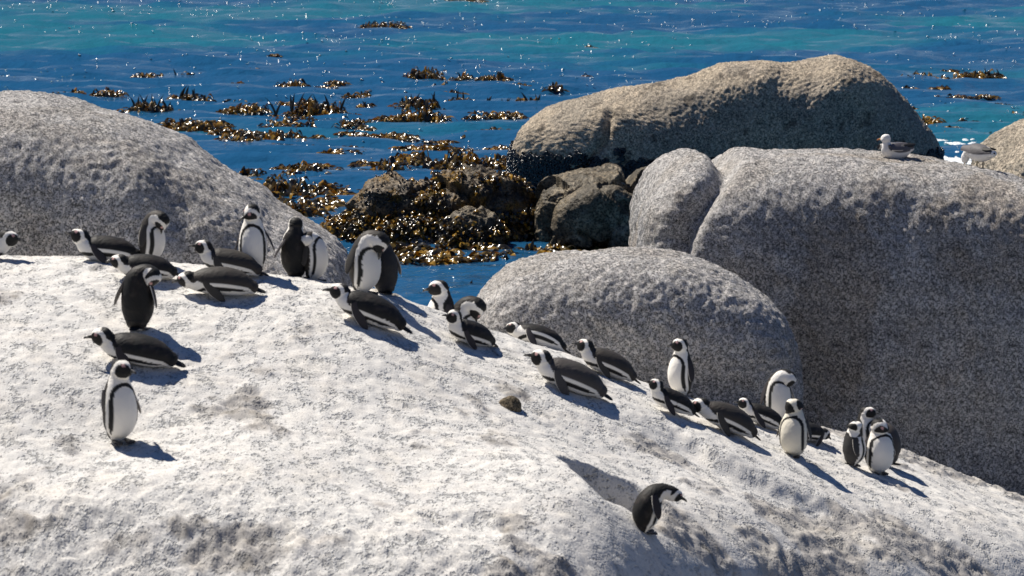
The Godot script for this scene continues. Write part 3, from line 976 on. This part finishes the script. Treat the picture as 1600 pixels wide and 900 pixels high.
func mussels_on(rock: MeshInstance3D, n: int, size: float, keep: Callable) -> void:
	var a := rock.mesh.surface_get_arrays(0)
	var v: PackedVector3Array = a[Mesh.ARRAY_VERTEX]
	var nn: PackedVector3Array = a[Mesh.ARRAY_NORMAL]
	var shell := SphereMesh.new()
	shell.radius = 1.0; shell.height = 2.0
	shell.radial_segments = 8; shell.rings = 5
	shell.material = M.mussel
	var mm := MultiMesh.new()
	mm.transform_format = MultiMesh.TRANSFORM_3D
	mm.mesh = shell
	var tr := []
	for k in n:
		var i := rng.randi_range(0, v.size() - 1)
		if v[i].y < -0.05 or nn[i].z < -0.4 or not keep.call(v[i]): continue
		var b := Basis(Vector3(rng.randf_range(-1, 1), rng.randf_range(-1, 1), rng.randf_range(-1, 1)).normalized(), rng.randf() * TAU)
		tr.append(Transform3D(b.scaled_local(Vector3(0.5, 1.0, 0.42) * size * rng.randf_range(0.6, 1.2)), v[i] + nn[i] * size * 0.25))
	mm.instance_count = tr.size()
	for k in tr.size(): mm.set_instance_transform(k, tr[k])
	var o := MultiMeshInstance3D.new()
	o.multimesh = mm
	o.name = "mussels"
	rock.add_child(o, true)
	tag(o, "black mussels crusting the rock above the water", "", "", "stuff")

func build_foam() -> void:
	var s := Soup.new()
	for k in 1600:
		var q := at_water(rng.randfn(1490, 20), clampf(rng.randfn(240, 12), 216, 268))
		if NZ.mid.get_noise_2d(q.x * 0.5, q.z * 0.16) < 0.06: continue
		var r := rng.randf_range(0.015, 0.055)
		var p := PackedVector3Array()
		var col := PackedColorArray()
		for i in 5:
			for j in 8:
				var a := TAU * j / 8
				var e := i / 4.0 * PI * 0.55
				var rr: float = r * (1.0 + 0.35 * NZ.fine.get_noise_3d(q.x + cos(a), e, q.z + sin(a)))
				p.append(q + Vector3(cos(a) * sin(e) * rr * 1.5, cos(e) * rr * 0.7 + 0.03, sin(a) * sin(e) * rr * 1.5))
				col.append(Color(0.78, 0.82, 0.84))
		s.grid(p, col, 5, 8, true, true)
	tag(put(s.mesh(), "foam", M.foam), "white foam where the swell breaks between the boulders", "foam", "", "stuff")

# ---------------------------------------------------------------- _ready
func _ready() -> void:
	rng.seed = 7
	look = Basis(Vector3.RIGHT, deg_to_rad(PITCH))
	var cam := Camera3D.new()
	cam.name = "camera"
	cam.position = EYE
	cam.basis = look
	cam.fov = rad_to_deg(2.0 * atan(450.0 / F))
	cam.near = 0.5
	cam.far = 6000.0
	var lens := CameraAttributesPhysical.new()
	lens.frustum_focal_length = 12.0 / (450.0 / F)
	lens.frustum_focus_distance = 27.0
	lens.exposure_aperture = 4.8
	cam.attributes = lens
	add_child(cam)
	cam.current = true
	var env := Environment.new()
	env.background_mode = Environment.BG_SKY
	var sm_ := ProceduralSkyMaterial.new()
	sm_.sky_top_color = Color(0.19, 0.34, 0.58)
	sm_.sky_horizon_color = Color(0.68, 0.79, 0.90)
	sm_.sky_energy_multiplier = 0.66
	sm_.sky_curve = 0.10
	sm_.ground_horizon_color = Color(0.45, 0.55, 0.65)
	sm_.ground_bottom_color = Color(0.22, 0.24, 0.25)
	sm_.sun_angle_max = 18.0
	var sky := Sky.new()
	sky.sky_material = sm_
	env.sky = sky
	env.tonemap_mode = Environment.TONE_MAPPER_LINEAR
	env.tonemap_exposure = 1.62
	env.sdfgi_enabled = true
	env.ssao_enabled = true
	env.ssil_enabled = true
	var we := WorldEnvironment.new()
	we.name = "world_environment"
	we.environment = env
	add_child(we)
	var sun := DirectionalLight3D.new()
	sun.name = "sun"
	sun.light_energy = 1.35
	sun.light_color = Color(1.0, 0.97, 0.925)
	sun.light_angular_distance = 0.5
	sun.shadow_enabled = true
	add_child(sun)
	sun.look_at_from_position(Vector3(-0.52, 0.93, -0.44), Vector3.ZERO)

	NZ.big = noise(21, 0.55, 3)
	NZ.mid = noise(22, 2.6, 4)
	NZ.fine = noise(23, 9.0, 3)
	NZ.stain = noise(24, 0.8, 4)
	NZ.crag = noise(25, 0.9, 1, FastNoiseLite.TYPE_CELLULAR)
	NZ.crag.cellular_return_type = FastNoiseLite.RETURN_CELL_VALUE
	var granite := make_granite()
	var guano := make_guano()
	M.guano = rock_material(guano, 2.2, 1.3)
	M.granite = rock_material(granite, 0.85, 1.3)
	M.granite_far = rock_material(granite, 1.4, 2.4, 0.8)
	M.wet = rock_material(granite, 2.3, 3.0, 0.55)
	var wm := StandardMaterial3D.new()
	wm.vertex_color_use_as_albedo = true
	wm.roughness = 0.06
	wm.metallic_specular = 0.4
	var ripple := NoiseTexture2D.new()
	ripple.width = 1024; ripple.height = 1024
	ripple.seamless = true
	ripple.as_normal_map = true
	ripple.bump_strength = 16.0
	ripple.noise = noise(71, 0.012, 5)
	wm.normal_enabled = true
	wm.normal_texture = ripple
	wm.normal_scale = 0.55
	wm.uv1_triplanar = true
	wm.uv1_world_triplanar = true
	wm.uv1_scale = Vector3(0.10, 0.10, 0.19)
	M.water = wm
	M.kelp = plain(0.2, 0.5)
	M.kelp.cull_mode = BaseMaterial3D.CULL_DISABLED
	M.kelp.backlight_enabled = true
	M.kelp.backlight = Color(0.58, 0.46, 0.13)
	M.mussel = StandardMaterial3D.new()
	M.mussel.albedo_color = Color(0.10, 0.11, 0.13)
	M.mussel.roughness = 0.22
	M.foam = plain(0.7, 0.4)
	M.wavelet = plain(0.24, 0.45)
	M.sand = plain(0.95, 0.2)
	M.feather = plain(0.6, 0.3)
	M.horn = plain(0.35)

	build_setting()

func build_setting() -> void:
	solve_rock()
	for q in [[1480, 745, 20.0, 1.6, 0.9, 0.7], [1300, 690, 19.2, 0.7, 0.5, 0.45], [1250, 850, 16.2, 1.0, 0.7, 0.75], [1450, 860, 17.0, 1.0, 0.6, 0.8], [1150, 740, 16.8, 0.9, 0.28, 0.5], [430, 870, 13.8, 0.7, 0.22, 0.7], [130, 830, 13.9, 0.6, 0.2, 0.5], [930, 790, 15.5, 0.35, 0.25, 0.7], [1050, 790, 15.5, 0.5, 0.5, 0.45], [250, 830, 13.95, 0.4, 0.15, 0.4], [800, 880, 13.9, 1.0, 0.25, 0.4]]:
		var p := at(q[0], q[1], q[2])
		bare_spots.append([p.x, p.z, q[3], q[4], q[5]])
	build_water()
	build_penguin_rock()
	var o := boulder("boulder", [[-330, 560], [-320, 420], [-270, 270], [-180, 190], [-80, 160], [0, 152], [70, 155], [140, 168], [210, 187], [265, 209], [312, 236], [348, 267], [376, 284], [406, 305], [432, 329], [470, 352], [502, 373], [530, 396], [546, 425], [552, 470], [553, 560]], 21.5, 90, 520, 1.9, 2.2, 3.7, 420, 220, M.granite, grey_tint, {"lean": 0.12, "grooves": [[[[300, 250], [330, 320], [345, 400]], 0.05, 0.12]], "skew": 0.10})
	tag(o, "large smooth grey granite boulder behind the penguins, falling away towards the kelp", "boulder")
	o = boulder("boulder", [[734, 640], [735, 500], [745, 466], [765, 440], [795, 414], [835, 401], [885, 392], [940, 387], [1000, 386], [1050, 391], [1100, 407], [1150, 431], [1190, 461], [1215, 490], [1229, 522], [1238, 560], [1241, 600], [1243, 680], [1243, 780]], 21.2, 990, 690, 1.15, 1.2, 3.8, 360, 220, M.granite, grey_tint, {"lean": 0.15})
	tag(o, "rounded grey granite boulder, the lowest of the three, right behind the resting penguins", "boulder")
	o = boulder("boulder", [[990, 860], [990, 500], [991, 390], [993, 340], [1003, 303], [1022, 270], [1052, 248], [1090, 240], [1140, 240], [1200, 241], [1300, 241], [1400, 245], [1460, 251], [1520, 262], [1570, 275], [1610, 287], [1720, 335], [1800, 430], [1830, 600], [1830, 860]], 24.0, 1400, 840, 1.75, 1.6, 4.4, 480, 300, M.granite, right_tint, {"grooves": [[[[1140, 225], [1105, 262], [1070, 305], [1046, 350], [1040, 420]], 0.20, 0.09]]})
	tag(o, "huge flat-faced grey granite boulder with a groove, two gulls on its top", "boulder")
	o = boulder("boulder", [[802, 330], [796, 260], [800, 225], [815, 196], [850, 171], [900, 149], [950, 136], [1000, 128], [1060, 112], [1105, 98], [1140, 91], [1180, 87], [1215, 92], [1260, 90], [1292, 84], [1320, 88], [1347, 101], [1380, 130], [1410, 160], [1437, 190], [1456, 220], [1460, 260], [1450, 330]], 52.0, 1130, 300, 2.6, 2.4, 2.4, 460, 200, M.granite_far, rear_tint, {"amp": 1.5, "lean": 0.5, "grooves": [[[[945, 165], [935, 205], [905, 245]], 0.18, 0.10]]})
	tag(o, "long brown boulder standing in the sea with a black band of mussels", "boulder")
	mussels_on(o, 110000, 0.06, func(v): return v.y + 0.5 * NZ.mid.get_noise_3dv(v * 0.6) < 0.95)
	o = boulder("shore_rock", [[470, 430], [484, 385], [505, 350], [535, 325], [565, 303], [600, 292], [640, 284], [680, 279], [712, 276], [725, 270], [745, 272], [775, 285], [800, 294], [825, 312], [838, 345], [840, 420]], 44.2, 665, 400, 1.3, 1.2, 2.0, 300, 160, M.wet, algae_tint, {"amp": 2.6, "crag": 0.16, "grooves": [[[[600, 330], [680, 320], [760, 325]], 0.25, 0.12]]})
	tag(o, "low shore rock overgrown with golden brown seaweed and dark mussels", "rock")
	weed_on(o, 7500, func(v): return (NZ.mid.get_noise_3dv(v * 0.7) > 0.08 and v.x > at(640, 300, 44).x) or v.y + 0.3 * NZ.mid.get_noise_3dv(v * 0.9) < 0.50)
	mussels_on(o, 6000, 0.035, func(v): return NZ.stain.get_noise_3dv(v * 1.4) > 0.05 and v.x < at(690, 300, 43).x)
	o = boulder("shore_rock", [[668, 430], [685, 362], [702, 332], [722, 318], [742, 314], [762, 322], [780, 345], [800, 430]], 43.0, 735, 410, 0.5, 0.5, 2.2, 140, 90, M.wet, brown_tint, {"amp": 2.0, "crag": 0.12})
	weed_on(o, 1500, func(v): return v.y + 0.4 * NZ.mid.get_noise_3dv(v * 0.9) < 0.42)
	tag(o, "small dark rock standing out of the seaweed-covered one", "rock")
	o = boulder("shore_rock", [[606, 440], [618, 386], [640, 371], [662, 366], [685, 372], [697, 386], [706, 440]], 42.9, 656, 420, 0.3, 0.4, 2.2, 120, 80, M.wet, grey_tint, {"amp": 1.4})
	tag(o, "small pale flat rock at the waterline before the seaweed", "rock")
	o = boulder("shore_rock", [[834, 420], [833, 350], [840, 318], [852, 290], [880, 283], [905, 278], [930, 274], [952, 271], [970, 270], [1000, 274], [1030, 272], [1060, 300], [1070, 420]], 44.0, 950, 410, 0.8, 1.0, 4.2, 240, 130, M.wet, brown_tint, {"amp": 1.6, "crag": 0.20, "lean": 0.35, "grooves": [[[[985, 268], [970, 285], [960, 310]], 0.35, 0.10]]})
	tag(o, "cracked dark brown rock between the mussel boulder and the huge grey one", "rock")
	o = boulder("shore_rock", [[842, 420], [858, 380], [868, 350], [880, 322], [905, 303], [935, 291], [960, 287], [985, 300], [1010, 305], [1040, 330], [1045, 420]], 43.2, 940, 415, 0.6, 0.8, 4.2, 220, 120, M.wet, brown_tint, {"amp": 1.4, "crag": 0.18, "lean": 0.4, "grooves": [[[[905, 352], [930, 370], [945, 384]], 0.12, 0.05]]})
	tag(o, "angular brown rock with a lit upper edge, before the cracked one", "rock")
	o = boulder("shore_rock", [[948, 420], [951, 370], [956, 352], [972, 343], [1000, 336], [1030, 332], [1050, 360], [1052, 420]], 42.4, 1000, 420, 0.4, 0.6, 4.6, 120, 80, M.wet, brown_tint, {"amp": 1.2})
	tag(o, "small blocky brown rock at the foot of the huge grey boulder", "rock")
	o = boulder("shore_rock", [[1520, 330], [1528, 262], [1545, 228], [1568, 207], [1595, 193], [1640, 182], [1720, 190], [1760, 330]], 36.0, 1630, 330, 1.2, 1.2, 2.3, 200, 110, M.granite_far, tan_tint, {"amp": 1.5})
	tag(o, "tan rock, the farther of two, behind the stooping gull", "rock")
	o = boulder("shore_rock", [[1540, 360], [1548, 285], [1562, 262], [1585, 236], [1620, 215], [1680, 205], [1740, 240], [1760, 360]], 33.5, 1640, 350, 1.0, 1.0, 2.4, 200, 110, M.granite_far, tan_tint, {"amp": 1.6})
	tag(o, "sunlit tan rock nearest the stooping gull, cut by a dark cleft", "rock")
	var st := on_rock(798, 634)
	o = boulder("stone", [[776, 645], [778, 632], [788, 624], [800, 620], [812, 627], [818, 645]], -st.z, 798, 646, 0.07, 0.06, 2.2, 60, 40, M.granite, brown_tint, {"amp": 0.5})
	tag(o, "small dark loose stone on the bare slope of the pale rock", "stone")
	build_kelp()
	build_foam()
	build_birds()
	gull(at(1402, 250, 24.2), 1.4, "gull_sit", -55, "gull sitting with folded grey wings and white head turned aside", Vector3(-0.9, -0.1, 0.4))
	gull(at(1531, 266, 24.3) - Vector3(0, 0.07, 0), 1.35, "gull_stand", -150, "gull standing and stooping with its bill down", Vector3(0, -1, 0.15))
	build_beach()

func build_beach() -> void:
	# the sandy shore below and behind the viewer
	var nu := 60
	var nv := 60
	var p := PackedVector3Array()
	var col := PackedColorArray()
	for i in nu:
		for j in nv:
			var x := lerpf(-60, 60, i / (nu - 1.0))
			var z := lerpf(-13.2, 90.0, j / (nv - 1.0))
			p.append(Vector3(x, -0.6 + 0.05 * (z + 13.2) + 0.35 * NZ.big.get_noise_2d(x * 0.15, z * 0.15), z))
			col.append(Color(0.30, 0.27, 0.21))
	var s := Soup.new()
	s.grid(p, col, nu, nv)
	tag(put(s.mesh(), "beach", M.sand), "", "", "", "structure")
